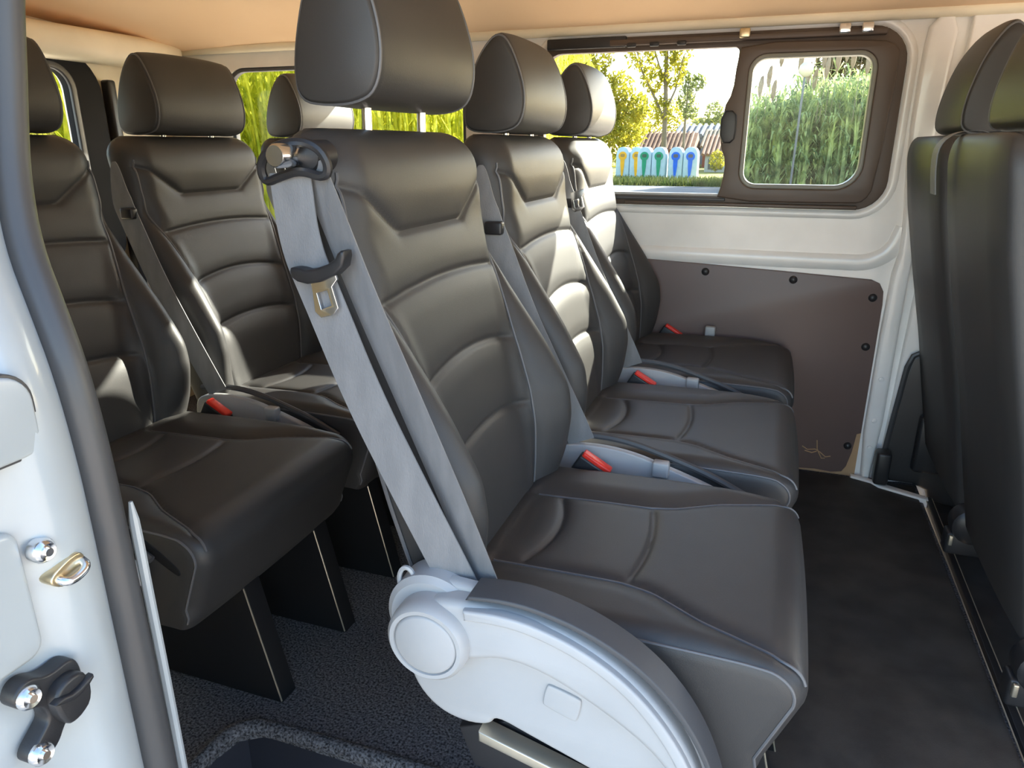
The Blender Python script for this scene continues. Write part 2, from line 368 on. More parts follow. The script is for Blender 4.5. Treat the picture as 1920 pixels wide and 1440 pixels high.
ob('worn_edge', mk('worn_edge', *tube([(.447, .80, .009), (.449, 1.2, .0095), (.452, 1.6, .009), (.462, 1.98, .009)], .0014, 5)), BAREEDGE, t1)
ob('worn_edge', mk('worn_edge', *tube([(.468, .80, .010), (.471, 1.4, .010), (.477, 1.98, .010)], .0012, 5)), BAREEDGE, t1)
t2 = struct(empty('trim_2', (0, 0, 0))); tag(t2, 'black plastic pillar foot cover beside the front seats')
cov = smooth_poly([(.352, .012), (.362, .16), (.378, .36), (.40, .385), (.80, .385), (.80, -.044), (.49, -.044), (.47, .012)], 1)
ob('cover', mk('cover', *plate(cov, [], 2.054, 2.080, XZ, .008)), BLACKPL, t2)
ob('rubber_edge', mk('rubber_edge', *tube([(.352, 2.052, .015), (.362, 2.052, .16), (.376, 2.052, .345), (.386, 2.052, .376), (.408, 2.052, .390), (.60, 2.052, .390)], .007, 8)), RUBBER, t2)
ob('foot_block', mk('foot_block', *box(.335, .372, 2.005, 2.052, .016, .11, .008)), BLACKPL, t2)
ob('pocket', mk('pocket', *box(.425, .60, 2.022, 2.054, .06, .22, .010)), BLACKPL, t2)

# ------------------------------------------------------------------ door_1: rear jamb of the sliding door opening
dj = struct(empty('door_1', (-.46, .36, 0))); tag(dj, 'white jamb of the open sliding door with black seal and latch hardware')
SEALP = [(-.470, .36, -.25), (-.458, .36, .0), (-.456, .36, .20), (-.456, .36, .3782), (-.4567, .36, .4703), (-.458, .36, .5491), (-.4586, .36, .6219), (-.4600, .36, .6806), (-.4672, .361, .7427), (-.4843, .366, .7875), (-.5063, .374, .8312), (-.5195, .386, .8788), (-.5245, .397, .919), (-.5255, .405, .9551), (-.525, .412, .9965), (-.522, .425, 1.06), (-.515, .445, 1.14), (-.50, .47, 1.20)]
SEALP = [Vector(p) for p in smooth_poly(SEALP, 2, closed=False)]
def loc(p): return (p[0] + .46, p[1] - .36, p[2])
def jamb_mesh():
    # cross-section offsets (dx, dy): from inner flange, past the seal, over the jamb face to the outer skin
    cs = [(-.10, .055), (-.055, .045), (-.022, .026), (-.012, .012), (-.010, -.004), (-.002, -.016), (.006, -.030), (.008, -.045), (.004, -.056), (-.004, -.066), (-.006, -.095), (-.010, -.13), (-.022, -.150), (-.05, -.162), (-.09, -.165), (-.6, -.150), (-1.5, -.12)]
    v = []; n = len(cs)
    for P in SEALP:
        t = float(sstep((P.z - .80) / .2))
        for dx, dy in cs: v.append(loc((P.x + dx, P.y + dy * (1 - .25 * t), P.z)))
    f = []
    for i in range(len(SEALP) - 1):
        for k in range(n - 1): f.append((i * n + k, i * n + k + 1, (i + 1) * n + k + 1, (i + 1) * n + k))
    return mk('jamb', v, f, angle=0, recalc=False)
ob('jamb', jamb_mesh(), JAMBW, dj)
ob('rubber_seal', mk('rubber_seal', *tube([loc((p.x - .002, p.y - .001, p.z)) for p in SEALP], [.0125 + .0015 * float(sstep((.7 - p.z) / .3)) for p in SEALP], 14)), RUBBER, dj)
ob('inner_flange', mk('inner_flange', *tube([loc((p.x - .003, p.y + .0225, p.z)) for p in SEALP if p.z < .64], [.0042 * min(1, max(.02, (.64 - p.z) / .03)) for p in SEALP if p.z < .64], 8)), JAMBW, dj)
# flap on the jamb
JX = -.456
def jplate(name, poly, x0, x1, m, bev=.002, par=dj, holes=()): 
    v, f = plate(poly, list(holes), x0, x1, YZ, bev); return ob(name, mk(name, [loc(p) for p in v], f), m, par)
fb = jplate('flap_shadow_gap', rrect(.200, .3215, .698, .760, (.006, .010, .022, .01)), JX - .0025, JX - .012, RUBBER, .001)
fp = jplate('flap', rrect(.200, .3195, .700, .758, (.005, .009, .021, .01)), JX + .000, JX - .012, JAMBW, .0025)
fp.location.x -= .0
jplate('pressed_panel', rrect(.20, .290, .555, .655, .012), JX - .002, JX - .014, JAMBW, .004)
# bolt + striker
b1 = ob('bolt', mk('bolt', *[[loc(p) for p in q] if i == 0 else q for i, q in enumerate(lathe([(0, .006), (.003, .006), (.0035, .0035), (.006, .0045), (.0075, .003), (.009, .0), (.009, -.006)], (JX + .004, .300, .633), 'x', 20))]), CHROME, dj)
stp = tube(smooth_poly([(JX, .303, .610), (JX + .012, .304, .607), (JX + .014, .309, .606), (JX + .014, .318, .608), (JX + .012, .323, .611), (JX, .324, .614)], 2, closed=False), .0032, 10)
st = ob('striker', mk('striker', [loc(p) for p in stp[0]], stp[1]), CHROME, dj)
jplate('striker_plate', smooth_poly([(.296, .608), (.300, .615), (.322, .622), (.327, .612), (.322, .602), (.306, .600)], 2), JX + .008, JX - .004, BRASS, .001, st)
# black bracket with two bolts
bk = jplate('bracket', smooth_poly([(0.252, .541), (0.258, .552), (0.268, .553), (0.279, .545), (0.298, .547), (0.303, .538), (0.303, .520), (0.296, .510), (0.283, .500), (0.276, .489), (0.264, .484), (0.255, .487), (0.254, .496), (0.266, .506), (0.274, .513), (0.270, .527), (0.260, .531)], 2), JX + .010, JX - .004, BLACKPL, .002)
jplate('bracket_body', smooth_poly([(0.272, .538), (0.300, .541), (0.302, .512), (0.288, .503), (0.276, .506)], 2), JX + .020, JX + .008, BLACKPL, .003, bk)
jplate('bracket_ridge', smooth_poly([(0.268, .531), (0.276, .533), (0.286, .529), (0.302, .534), (0.302, .529), (0.286, .523), (0.276, .527)], 1), JX + .024, JX + .018, BLACKPL, .002, bk)
for y, z in ((0.263, .541), (0.262, .493)):
    v, f = lathe([(0, .0045), (.003, .0045), (.0035, .0025), (.0065, .0035), (.0085, .001), (.0085, -.003)], (JX + .011, y, z), 'x', 20)
    ob('bolt', mk('bolt', [loc(p) for p in v], f), CHROME, bk)
wb = struct(ob('wall_right_front', mk('wall_right_front', *plate([(.70, -.6), (1.74, -.6), (1.74, 1.29), (.70, 1.29)], [rrect(.85, 1.6, .62, 1.12, .08)], .40, .425, XZ)), WHITE)); tag(wb, 'near side front door of the van, unseen, added to shade the jamb')  # put in out of view to cut the sky light on the jamb

# ------------------------------------------------------------------ the seat (local frame: x forward, y across, z up, floor at 0)
X_REAR = smooth_curve([(.30, -.345), (.40, -.372), (.55, -.413), (.688, -.458), (.80, -.492), (.95, -.525)])
X_BOL = smooth_curve([(.30, -.315), (.36, -.300), (.42, -.280), (.48, -.272), (.53, -.278), (.60, -.318), (.69, -.380), (.755, -.421), (.84, -.432), (.95, -.452)])
X_CEN = smooth_curve([(.30, -.318), (.38, -.322), (.48, -.334), (.60, -.366), (.72, -.402), (.80, -.424), (.86, -.428), (.95, -.448)])
WID = smooth_curve([(.30, .40), (.42, .424), (.50, .432), (.62, .424), (.76, .412), (.86, .408), (.95, .400)])
PIP = smooth_curve([(.30, .60), (.50, .64), (.62, .70), (.70, .80), (.76, .905), (.80, .93), (.95, .93)], win=61)
Z0, Z1 = .335, .918
CHAN = (.735, .632, .528)
YOKE = [(-1.0, .862), (-.84, .852), (-.46, .800), (.46, .800), (.84, .852), (1.0, .862)]
def seg_dist(y, z, pts):
    best = np.full(np.shape(y), 9.0)
    for (a, b), (c, d) in zip(pts[:-1], pts[1:]):
        dx, dz = c - a, d - b; t = np.clip(((y - a) * dx + (z - b) * dz) / (dx * dx + dz * dz), 0, 1)
        best = np.minimum(best, np.hypot(y - a - t * dx, z - b - t * dz))
    return best
def back_front(s, z):
    s = np.asarray(s, float); z = np.asarray(z, float); a = np.abs(s); W = WID(z) / 2; p = PIP(z)
    xb, xc = X_BOL(z), X_CEN(z)
    t = sstep((a - (p - .16)) / (.92 - (p - .16) + 1e-6))
    x = xc + (xb - xc) * t
    x = x - .010 * (1 - (a / .95) ** 2) * sstep((z - .5) / .2) * 0 + .006 * np.cos(np.clip(a, 0, 1) * 1.5) * sstep((z - .80) / .05)
    e = np.clip((a - .80) / .20, 0, 1); x = x - .042 * (1 - np.sqrt(1 - e * e * .999))
    dp = np.abs(a - p) * W
    x = x - (.0055 * np.exp(-(dp / .005) ** 2) + .003 * np.exp(-(dp / .014) ** 2)) * sstep((.80 - z) / .04)
    inn = sstep((p - a) / .06)
    for zc in CHAN:
        d = np.abs(z - (zc - .018 * (a / .7) ** 2 * (1 if zc < .7 else .4)))
        x = x - inn * (.0045 * np.exp(-(d / .0045) ** 2) + .0040 * np.exp(-(d / .018) ** 2))
    d = seg_dist(s * W, z, [(q * .204, r) for q, r in YOKE])
    x = x - (.0045 * np.exp(-(d / .0042) ** 2) + .0025 * np.exp(-(d / .013) ** 2)) * sstep((.97 - a) / .06)
    return x
def back_mesh():
    ns = 81; sv = np.sin(np.linspace(-1, 1, ns) * math.pi / 2 * .86) / math.sin(math.pi / 2 * .86)
    zt = Z1 - .045
    zs = list(np.linspace(Z0, zt, 200)) + [zt + .045 * math.sin(q) for q in np.linspace(0, math.pi / 2, 9)[1:]]
    v = []; rl = 0
    for z in zs:
        k = 1.0 if z <= zt else math.sqrt(max(0, 1 - ((z - zt) / .045) ** 2))
        kb = 1.0 if z > Z0 + .03 else .75 + .25 * math.sqrt(1 - ((Z0 + .03 - z) / .03) ** 2)
        W = WID(z) / 2 - .042 * (1 - k); xr = float(X_REAR(z)); xf = back_front(sv, np.full(ns, z))
        mid = xr + (xf - xr) * .42; xf = mid + (xf - mid) * (.18 + .82 * k) * kb
        for s, x in zip(sv, xf): v.append((x, s * W, z))
        rr = [(1, .016), (.985, .006), (.95, 0), (.5, -.004), (0, -.005), (-.5, -.004), (-.95, 0), (-.985, .006), (-1, .016)]
        for s, dx in rr: v.append((xr + (dx + .02 * (1 - k)), s * W, z))
        rl = ns + len(rr)
    f = []; n = len(zs)
    for i in range(n - 1):
        for k in range(rl): f.append((i * rl + k, i * rl + (k + 1) % rl, (i + 1) * rl + (k + 1) % rl, (i + 1) * rl + k))
    f.append(tuple(range(rl))); f.append(tuple((n - 1) * rl + k for k in range(rl)))
    return mk('backrest', v, f, angle=55)
def back_piping(sgn):
    zs = np.linspace(.37, .872, 72); p = PIP(zs); y = sgn * p * WID(zs) / 2
    x = back_front(sgn * p, zs) + .0012
    return mk('piping', *tube(list(zip(x, y, zs)), .0021, 6))
def rear_piping(sgn):
    zs = np.linspace(.345, .875, 40); return mk('piping', *tube([(X_REAR(z) + .008, sgn * (WID(z) / 2 - .001), z) for z in zs], .0026, 6))
def rear_panel():
    zs = np.linspace(.36, .86, 30); v = []; f = []
    sv = np.linspace(-1, 1, 17)
    for z in zs:
        for s in sv:
            e = max(0, (abs(s) - .9) / .1); ez = max(0, (z - .83) / .03, (.39 - z) / .03)
            v.append((X_REAR(z) - .0095 + .006 * max(e, ez) ** 2 + .0025 * math.sin(s * 9) * math.sin((z - .36) * 6.0), s * (WID(z) / 2 - .022), z))
    m = len(sv); n = len(zs)
    for i in range(n - 1):
        for k in range(m - 1): f.append((i * m + k, i * m + k + 1, (i + 1) * m + k + 1, (i + 1) * m + k))
    b = len(v); v += [(x + .012, y, z) for x, y, z in v]
    f += [tuple(q + b for q in reversed(t)) for t in f]
    rim = [k for k in range(m)] + [i * m + m - 1 for i in range(1, n)] + [(n - 1) * m + k for k in range(m - 2, -1, -1)] + [i * m for i in range(n - 2, 0, -1)]
    for i in range(len(rim)):
        a, c = rim[i], rim[(i + 1) % len(rim)]; f.append((a, c, c + b, a + b))
    return mk('rear_panel', v, f, angle=50)
# cushion -----------------------------------------------------------
def cush_path():
    p = [(-.352, .330), (-.350, .352), (-.342, .368), (-.325, .378)]
    p += [(x, .381 + .006 * math.sin((x + .32) / .38 * math.pi * .75)) for x in np.linspace(-.31, .045, 130)]
    zc = p[-1][1]
    for q in np.linspace(90, -14, 14)[1:]: p.append((.045 + .044 * math.cos(R(q)), zc - .044 + .044 * math.sin(R(q))))
    x0, z0 = p[-1]
    p += [(x0 + (.047 - x0) * t, z0 + (.228 - z0) * t) for t in np.linspace(0, 1, 10)[1:]] + [(.036, .214)]
    return p
SEAMY = smooth_curve([(-.36, .100), (-.13, .104), (-.09, .114), (-.03, .150), (.05, .180), (.10, .196)])
def cush_off(s, x, top):
    """offset along the outward normal for the upholstered top"""
    y = abs(s) * .208; o = 0.0
    if top > 0:
        ys = float(SEAMY(x)); d = abs(y - ys)
        o -= top * (.0040 * math.exp(-(d / .0045) ** 2) + .003 * math.exp(-(d / .012) ** 2))
        inn = float(sstep((ys - y) / .02))
        for xc in (-.243, -.112):
            dx = abs(x - (xc - .030 * (y / .11) ** 2 * (1 if xc < -.2 else .5)))
            o -= top * inn * (.0040 * math.exp(-(dx / .0045) ** 2) + .0022 * math.exp(-(dx / .014) ** 2))
        o += top * (.007 * float(sstep((y - ys) / .04)) - .004)
    return o
def cush_pt(i, s, lift=0.0):
    P = CP; n = len(P); p = P[i]
    t = (P[min(i + 1, n - 1)] - P[max(i - 1, 0)]).normalized(); nn = Vector((-t.y, t.x))
    top = float(sstep((p.x + .33) / .03)) * float(sstep((.088 - p.x) / .03)) if p.y > .34 else 0
    e = max(0, (abs(s) - .86) / .14); r = .026 if p.y > .25 else .012
    o = cush_off(s, p.x, top) - r * (1 - math.sqrt(max(0, 1 - e * e * .999))) + (.004 * (1 - s * s) if top == 0 and p.x > 0 else 0) + lift
    q = p + nn * o; return (q.x, s * .208, q.y)
CP = [Vector((a, b)) for a, b in cush_path()]
def cush_mesh():
    P = CP; n = len(P); ns = 81
    sv = np.sin(np.linspace(-1, 1, ns) * math.pi / 2 * .84) / math.sin(math.pi / 2 * .84)
    v = [cush_pt(i, s) for i in range(n) for s in sv]
    f = []
    for i in range(n - 1):
        for k in range(ns - 1): f.append((i * ns + k, i * ns + k + 1, (i + 1) * ns + k + 1, (i + 1) * ns + k))
    b0 = len(v); v += [(-.352, -.208, .214), (-.352, .208, .214)]
    f.append(tuple(i * ns for i in range(n)) + (b0,)); f.append(tuple(i * ns + ns - 1 for i in range(n)) + (b0 + 1,))
    f.append(tuple(range(ns)) + (b0 + 1, b0)); f.append(tuple((n - 1) * ns + k for k in range(ns)) + (b0 + 1, b0))
    return mk('cushion', v, f, angle=50)
def cush_edge(sgn):
    return mk('piping', *tube([cush_pt(i, sgn * .985, .0008) for i in range(4, len(CP) - 1)], .0019, 6))
def cush_seam(sgn):
    return mk('piping', *tube([cush_pt(i, sgn * float(SEAMY(CP[i].x)) / .208, .0014) for i in range(6, len(CP)) if CP[i].y > .352 or CP[i].x < 0], .0019, 6))
# headrest ----------------------------------------------------------
HEAD = smooth_poly([(-.526, .924), (-.531, .950), (-.524, .990), (-.506, 1.042), (-.476, 1.082), (-.455, 1.085), (-.436, 1.055), (-.418, 1.005), (-.414, .965), (-.424, .932), (-.450, .921), (-.490, .919)], 2)
def head_mesh():
    c = Vector((-.470, .968)); n = len(HEAD); v = []; f = []
    st = [(-1, .0), (-1, .80), (-.992, .86), (-.965, .91), (-.955, .905), (-.935, .945)] + [(q, 1 - .055 * abs(q) ** 3.0) for q in np.linspace(-.88, .88, 17)] + [(.935, .945), (.955, .905), (.965, .91), (.992, .86), (1, .80), (1, .0)]
    for s, k in st:
        for x, z in HEAD:
            kz = k if z > c.y else 1 - (1 - k) * .55
            v.append((c.x + (x - c.x) * (k * .6 + .4 if k > .1 else k), s * .137, c.y + (z - c.y) * (kz if k > .1 else k)))
    for i in range(len(st) - 1):
        for k in range(n): f.append((i * n + k, i * n + (k + 1) % n, (i + 1) * n + (k + 1) % n, (i + 1) * n + k))
    me = mk('headrest', v, f, angle=50); return me
def head_piping(sgn):
    c = Vector((-.470, .968)); k = .925
    return mk('piping', *tube([(c.x + (x - c.x) * (k * .6 + .4), sgn * .137 * .955, c.y + (z - c.y) * (k if z > c.y else 1 - (1 - k) * .55)) for x, z in HEAD], .0020, 6, closed=True))
def head_post(sgn): return mk('post', *tube([(-.474, sgn * .073, .88), (-.472, sgn * .073, 1.0)], .0062, 12))
# belt --------------------------------------------------------------
def belt_front(tuck=False):
    pts = [(-.474, -.233, .874), (-.468, -.236, .80), (-.444, -.240, .75), (-.40, -.242, .64), (-.345, -.242, .53), (-.300, -.240, .44), (-.288, -.236, .41)]
    pts = smooth_poly(pts, 3, closed=False); d = []
    for i in range(len(pts)):
        a = Vector(pts[max(0, i - 1)]); b = Vector(pts[min(len(pts) - 1, i + 1)]); t = (b - a); t.y = 0; t.normalize(); d.append((-t.z, 0.10, t.x))
    return mk('belt_strap', *sweep_strap(pts, [.047 * (min(1, .12 + i / 14) if tuck else 1) for i in range(len(pts))], d, .0016, (0, 1, 0)))
def belt_back():
    pts = [(-.452, -.226, .880), (-.430, -.224, .82), (-.400, -.223, .74), (-.352, -.223, .63), (-.300, -.224, .51), (-.262, -.228, .42), (-.258, -.228, .405)]
    pts = smooth_poly(pts, 3, closed=False); d = []
    for i in range(len(pts)):
        a = Vector(pts[max(0, i - 1)]); b = Vector(pts[min(len(pts) - 1, i + 1)]); t = (b - a); t.y = 0; t.normalize(); d.append((-t.z, -.35, t.x))
    return mk('belt_strap', *sweep_strap(pts, .044, d, .0016, (0, 1, 0)))
def belt_guide():
    m = MB()
    m.add(*lathe([(.0, -.010), (.013, -.010), (.016, -.005), (.017, .020), (.0, .020)], (-.452, -.222, .889), 'y', 20))
    m.add(*tube(smooth_poly([(-.503, -.236, .862), (-.505, -.240, .880), (-.490, -.242, .897), (-.455, -.242, .905), (-.432, -.240, .898), (-.424, -.236, .880), (-.430, -.236, .868), (-.456, -.238, .876), (-.480, -.238, .870)], 2), .0048, 8, closed=True))
    return m.me('guide')
def belt_bolt(): return mk('bolt', *lathe([(0, -.034), (.0100, -.034), (.0118, -.031), (.0118, 0)], (-.466, -.232, .890), 'y', 20))
def tongue_holder(dx=0, dz=0):
    pl = smooth_poly([(-.472, .778), (-.469, .765), (-.445, .761), (-.408, .777), (-.402, .798), (-.410, .799), (-.417, .787), (-.448, .776), (-.463, .779)], 1)
    return mk('tongue_holder', *plate([(a + dx, b + dz) for a, b in pl], [], -.254, -.238, XZ, .003))
def tongue_metal():
    o = [(-.451, .768), (-.421, .778), (-.418, .768), (-.425, .760), (-.419, .738), (-.426, .730), (-.441, .726), (-.448, .732), (-.449, .752)]
    h = [(-.444, .752), (-.431, .756), (-.427, .740), (-.440, .735)]
    return mk('tongue', *plate(o, [h], -.2475, -.2445, XZ, .0006))
def stopper(): return mk('stopper', *box(-.463, -.432, -.250, -.232, .763, .785, .004))
def retractor():
    m = MB(); m.add(*lathe([(0, -.03), (.030, -.03), (.040, -.022), (.042, .0), (.040, .022), (.030, .03), (0, .03)], (-.330, -.225, .130), 'y', 20))
    m.add(*box(-.375, -.30, -.245, -.205, .06, .11, .006)); return m.me('belt_retractor')
def retractor_bracket(): return mk('bracket', *box(-.372, -.364, -.255, -.247, .085, .108, .002))
def rear_strap():
    pts = [(-.455, .160, .915), (-.475, .160, .925), (-.515, .160, .922), (-.538, .163, .90), (-.536, .168, .86), (-.528, .172, .815)]
    return mk('belt_strap', *sweep_strap(smooth_poly(pts, 2, closed=False), .046, (0, 1, 0), .002, (1, 0, .3)))
# side shield, buckle ------------------------------------------------
SH = smooth_poly([(-.335, .29), (-.335, .372), (-.318, .396), (-.256, .404), (-.19, .399), (-.125, .380), (-.05, .356), (.0, .33), (.0, .29)], 2)
def shield(): return mk('side_shield', *plate(SH, [], -.2345, -.222, XZ, .003))
def shield_tube(): return mk('edge_tube', *tube([(x, -.218, z + .006) for x, z in smooth_poly([(-.325, .402), (-.256, .411), (-.19, .406), (-.125, .388), (-.05, .364), (.01, .335)], 2, closed=False)], .006, 8))
def clip(): return mk('clip', *box(-.148, -.120, -.246, -.226, .364, .392, .004))
def buckle_body():
    m = MB(); v, f = box(-.028, .032, -.012, .012, -.055, .012, .004)
    M_ = Matrix.Translation((-.246, .214, .379)) @ Matrix.Rotation(R(30), 4, 'Y')
    return mk('buckle', [M_ @ Vector(p) for p in v], f)
def buckle_button():
    v, f = box(-.025, .030, -.0095, .0095, .008, .019, .003)
    M_ = Matrix.Translation((-.246, .214, .379)) @ Matrix.Rotation(R(30), 4, 'Y')
    return mk('release_button', [M_ @ Vector(p) for p in v], f)
def leg_mesh():
    o = [(.092, 0), (.042, .222), (-.20, .222), (-.16, 0)]
    return mk('leg', *plate(o, [], -.019, .019, XZ, .002))
def leg_edge(): return mk('bare_edge', *tube([(.0915, -.0185, .004), (.0425, -.0185, .215)], .0015, 6))

def build_seat(label, xoff, yc, group, tongue=None, raised=0, legs=(-.09, .10), shield_on=True, fairing=False, front_row=False):
    e = empty('van_seat', (xoff, yc, 0)); tag(e, label, 'seat', group)
    def P(name, key, fn, m, par=e): return ob(name, cached(key, fn), m, par)
    b = P('backrest', 'back', back_mesh, LEATHER)
    for s in (-1, 1):
        P('piping', 'bp%d' % s, lambda: back_piping(s), SEAM, b); 
    if fairing: P('piping', 'rp-1', lambda: rear_piping(-1), SEAM, b)
    c = P('cushion', 'cush', cush_mesh, LEATHER)
    for s in (-1, 1):
        P('piping', 'ce%d' % s, lambda: cush_edge(s), SEAM, c); P('piping', 'cs%d' % s, lambda: cush_seam(s), SEAM, c)
    h = P('headrest', 'head', head_mesh, LEATHER); h.location.z = raised
    if raised: h.scale.z = 1.10; h.location.z = raised - .094
    for s in (-1, 1):
        P('piping', 'hp%d' % s, lambda: head_piping(s), SEAM, h); P('post', 'post%d' % s, lambda: head_post(s), CHROME, h)
    if front_row:
        h.location.x = .055; h.scale.z = 1.28; h.location.z = -.921 * .28; b.scale.z = 1.32; b.location.z = -.918 * .32
        if yc < 1.6: P('seat_belt', 'b3', rear_strap, STRAP)
        rt = P('belt_retractor', 'retr', retractor, BLACKPL); P('bracket', 'retb', retractor_bracket, BAREEDGE, rt)
        for y in legs: P('leg', 'leg', leg_mesh, BLKMET).location = (0, y, 0)
        return e
    bs = P('seat_belt', 'b1', belt_front, STRAP) if fairing else P('seat_belt', 'b1n', lambda: belt_front(True), STRAP)
    if fairing: P('belt_strap', 'b2', belt_back, STRAP, bs)
    if fairing: P('guide', 'guide', belt_guide, BLACKPL, bs); P('bolt', 'bolt', belt_bolt, CHROME, bs)
    else: bs.location = (.012, .010, -.005)
    if tongue == 'big':
        P('tongue_holder', 'th', tongue_holder, BLACKPL, bs); P('tongue', 'tm', tongue_metal, CHROME, bs)
    elif tongue == 'stopper': P('stopper', 'stop', stopper, BLACKPL, bs)
    elif tongue == 'high':
        t = P('tongue', 'tm', tongue_metal, CHROME, bs); t.location = (.004, 0, .035)
        P('stopper', 'stop', stopper, BLACKPL, bs).location = (.0, .01, .005)
    if shield_on:
        sh = P('side_shield', 'sh', shield, GREYPL); P('edge_tube', 'sht', shield_tube, GREYDK, sh); P('clip', 'clip', clip, GREYPL, sh)
    if tongue == 'high': P('clip', 'clip', clip, GREYPL).location = (0, .441, .020)
    bk = P('buckle', 'bk', buckle_body, BLACKPL); P('release_button', 'bb', buckle_button, REDPL, bk)
    if xoff < -.1 and yc < 1: P('side_slot', 'slot', lambda: mk('side_slot', *plate(smooth_poly([(-.030, .366), (-.022, .374), (.046, .330), (.050, .318), (.042, .316), (-.028, .356)], 2), [], -.2095, -.2070, XZ, .0006)), MATTEBLK, c)
    for y in legs:
        l = P('leg', 'leg', leg_mesh, BLKMET); l.location = (0, y, 0)
        P('bare_edge', 'lege', leg_edge, BAREEDGE, l)
    if fairing: add_fairing(e)
    return e

def add_fairing(e):
    """grey recliner cover on the door side (local y = world y - .88)"""
    D = -.88
    top = [(-.355, .405), (-.330, .432), (-.300, .440), (-.263, .438), (-.190, .435), (-.133, .420), (-.079, .389), (-.038, .346), (-.008, .296), (.012, .235), (.020, .185)]
    low = [(-.03, .180), (-.080, .212), (-.145, .234), (-.200, .252), (-.243, .267), (-.250, .252), (-.280, .246), (-.315, .254), (-.343, .280), (-.356, .318), (-.359, .360)]
    fa = ob('recliner_cover', mk('recliner_cover', *plate(smooth_poly(top + low, 2), [], .622 + D, .636 + D, XZ, .007)), GREYPL, e)
    crease = [(-.005, .225), (-.048, .287), (-.082, .315), (-.132, .344), (-.180, .365), (-.222, .372), (-.262, .360)]
    up = [(-.290, .352), (-.335, .395), (-.318, .424), (-.290, .432), (-.250, .432), (-.190, .430), (-.136, .415), (-.084, .385), (-.043, .342), (-.014, .294), (.005, .235)]
    ob('upper_cover', mk('upper_cover', *plate(smooth_poly(up + crease, 2), [], .598 + D, .626 + D, XZ, .009)), GREYPL, fa)
    rc = smooth_poly([(-.268, .428), (-.230, .432), (-.190, .429), (-.137, .413), (-.086, .383), (-.046, .341), (-.016, .292), (.002, .235)], 3, closed=False)
    nrm = []
    for i in range(len(rc)):
        t = (Vector(rc[min(i + 1, len(rc) - 1)]) - Vector(rc[max(i - 1, 0)])).normalized(); nrm.append((t.y, -t.x))
    rib = rc + [(p[0] + q[0] * .013, p[1] + q[1] * .013) for p, q in zip(rc[::-1], nrm[::-1])]
    ob('rib', mk('rib', *plate(rib, [], .592 + D, .604 + D, XZ, .003)), GREYPL, fa)
    ob('recliner_disc', mk('recliner_disc', *lathe([(.0, -.016), (.034, -.016), (.0365, -.0145), (.0375, -.012), (.0385, -.0155), (.043, -.0155), (.0475, -.011), (.049, .0), (.049, .03)], (-.311, .600 + D, .378), 'y', 56)), GREYPL, fa)
    ob('hinge_hump', mk('hinge_hump', *lathe([(.0, -.002), (.050, -.002), (.057, .004), (.058, .040), (.050, .046), (0, .046)], (-.318, .618 + D, .385), 'y', 48)), GREYPL, fa)
    ob('hinge_loop', mk('hinge_loop', *tube([(-.352 + .010 * math.cos(q), .628 + D, .424 + .018 * math.sin(q)) for q in np.linspace(0, 2 * math.pi, 20)[:-1]], .003, 6, closed=True)), GREYPL, fa)
    badge = [(-.180, .337), (-.139, .326), (-.145, .293), (-.186, .307)]
    ob('badge', mk('badge', *plate(smooth_poly([q for i in range(4) for q in (tuple(badge[i][k] * .9 + badge[i - 1][k] * .1 for k in (0, 1)), tuple(badge[i][k] * .9 + badge[(i + 1) % 4][k] * .1 for k in (0, 1)))], 2), [], .6185 + D, .625 + D, XZ, .002)), GREYPL, fa)
    cur = smooth_poly([(-.268, .436), (-.230, .441), (-.190, .439), (-.133, .424), (-.076, .393), (-.034, .350), (-.004, .298), (.016, .235), (.024, .185)], 2, closed=False)
    out = offset_poly(cur + cur[::-1], 0)[:len(cur)] if False else [(a + .004, b + .006) for a, b in cur]
    ob('cap_strip', mk('cap_strip', *plate(cur + out[::-1], [], .600 + D, .638 + D, XZ, .002)), GREYDK, fa)
    ob('slide_rail', mk('slide_rail', *plate([(-.262, .246), (-.262, .232), (-.05, .178), (-.05, .192)], [], .616 + D, .640 + D, XZ, .002)), BAREEDGE, fa)
    ob('rail_base', mk('rail_base', *plate([(-.30, .215), (-.20, .26), (.0, .215), (.0, .16), (-.28, .16)], [], .645 + D, .672 + D, XZ, .002)), BLACKPL, fa)

Y0, PITCH, HWID = .672, .485, .208
YC = [Y0 + HWID + i * PITCH for i in range(3)]
DX = .79
G2, G3, G1 = 'seats of the middle row', 'seats of the rear row', 'seats of the front row seen from behind'
build_seat('black leather seat nearest the open door with raised headrest and grey recliner cover', 0, YC[0], G2, 'big', .024, (-.02, .10), False, True)
build_seat('black leather middle seat of the centre row with a sun patch on its backrest', 0, YC[1], G2, 'stopper')
build_seat('black leather seat of the centre row beside the sliding window', 0, YC[2], G2, 'high')
build_seat('black leather rear row seat half hidden by the door pillar', -DX, YC[0], G3, None, 0, (-.067, .129))
build_seat('black leather middle seat of the rear row behind the raised headrest seat', -DX, YC[1], G3, 'stopper', 0, (-.16, .04))
build_seat('black leather rear row seat farthest from the door, only headrest and top showing', -DX, YC[2], G3, 'stopper', 0)
build_seat('black front row seat at right frame edge, smooth back seen from behind', DX + .01, YC[1], G1, front_row=True)
build_seat('black front row seat beside the white pillar, far back seen from behind', DX + .01, YC[2] - .012, G1, front_row=True)

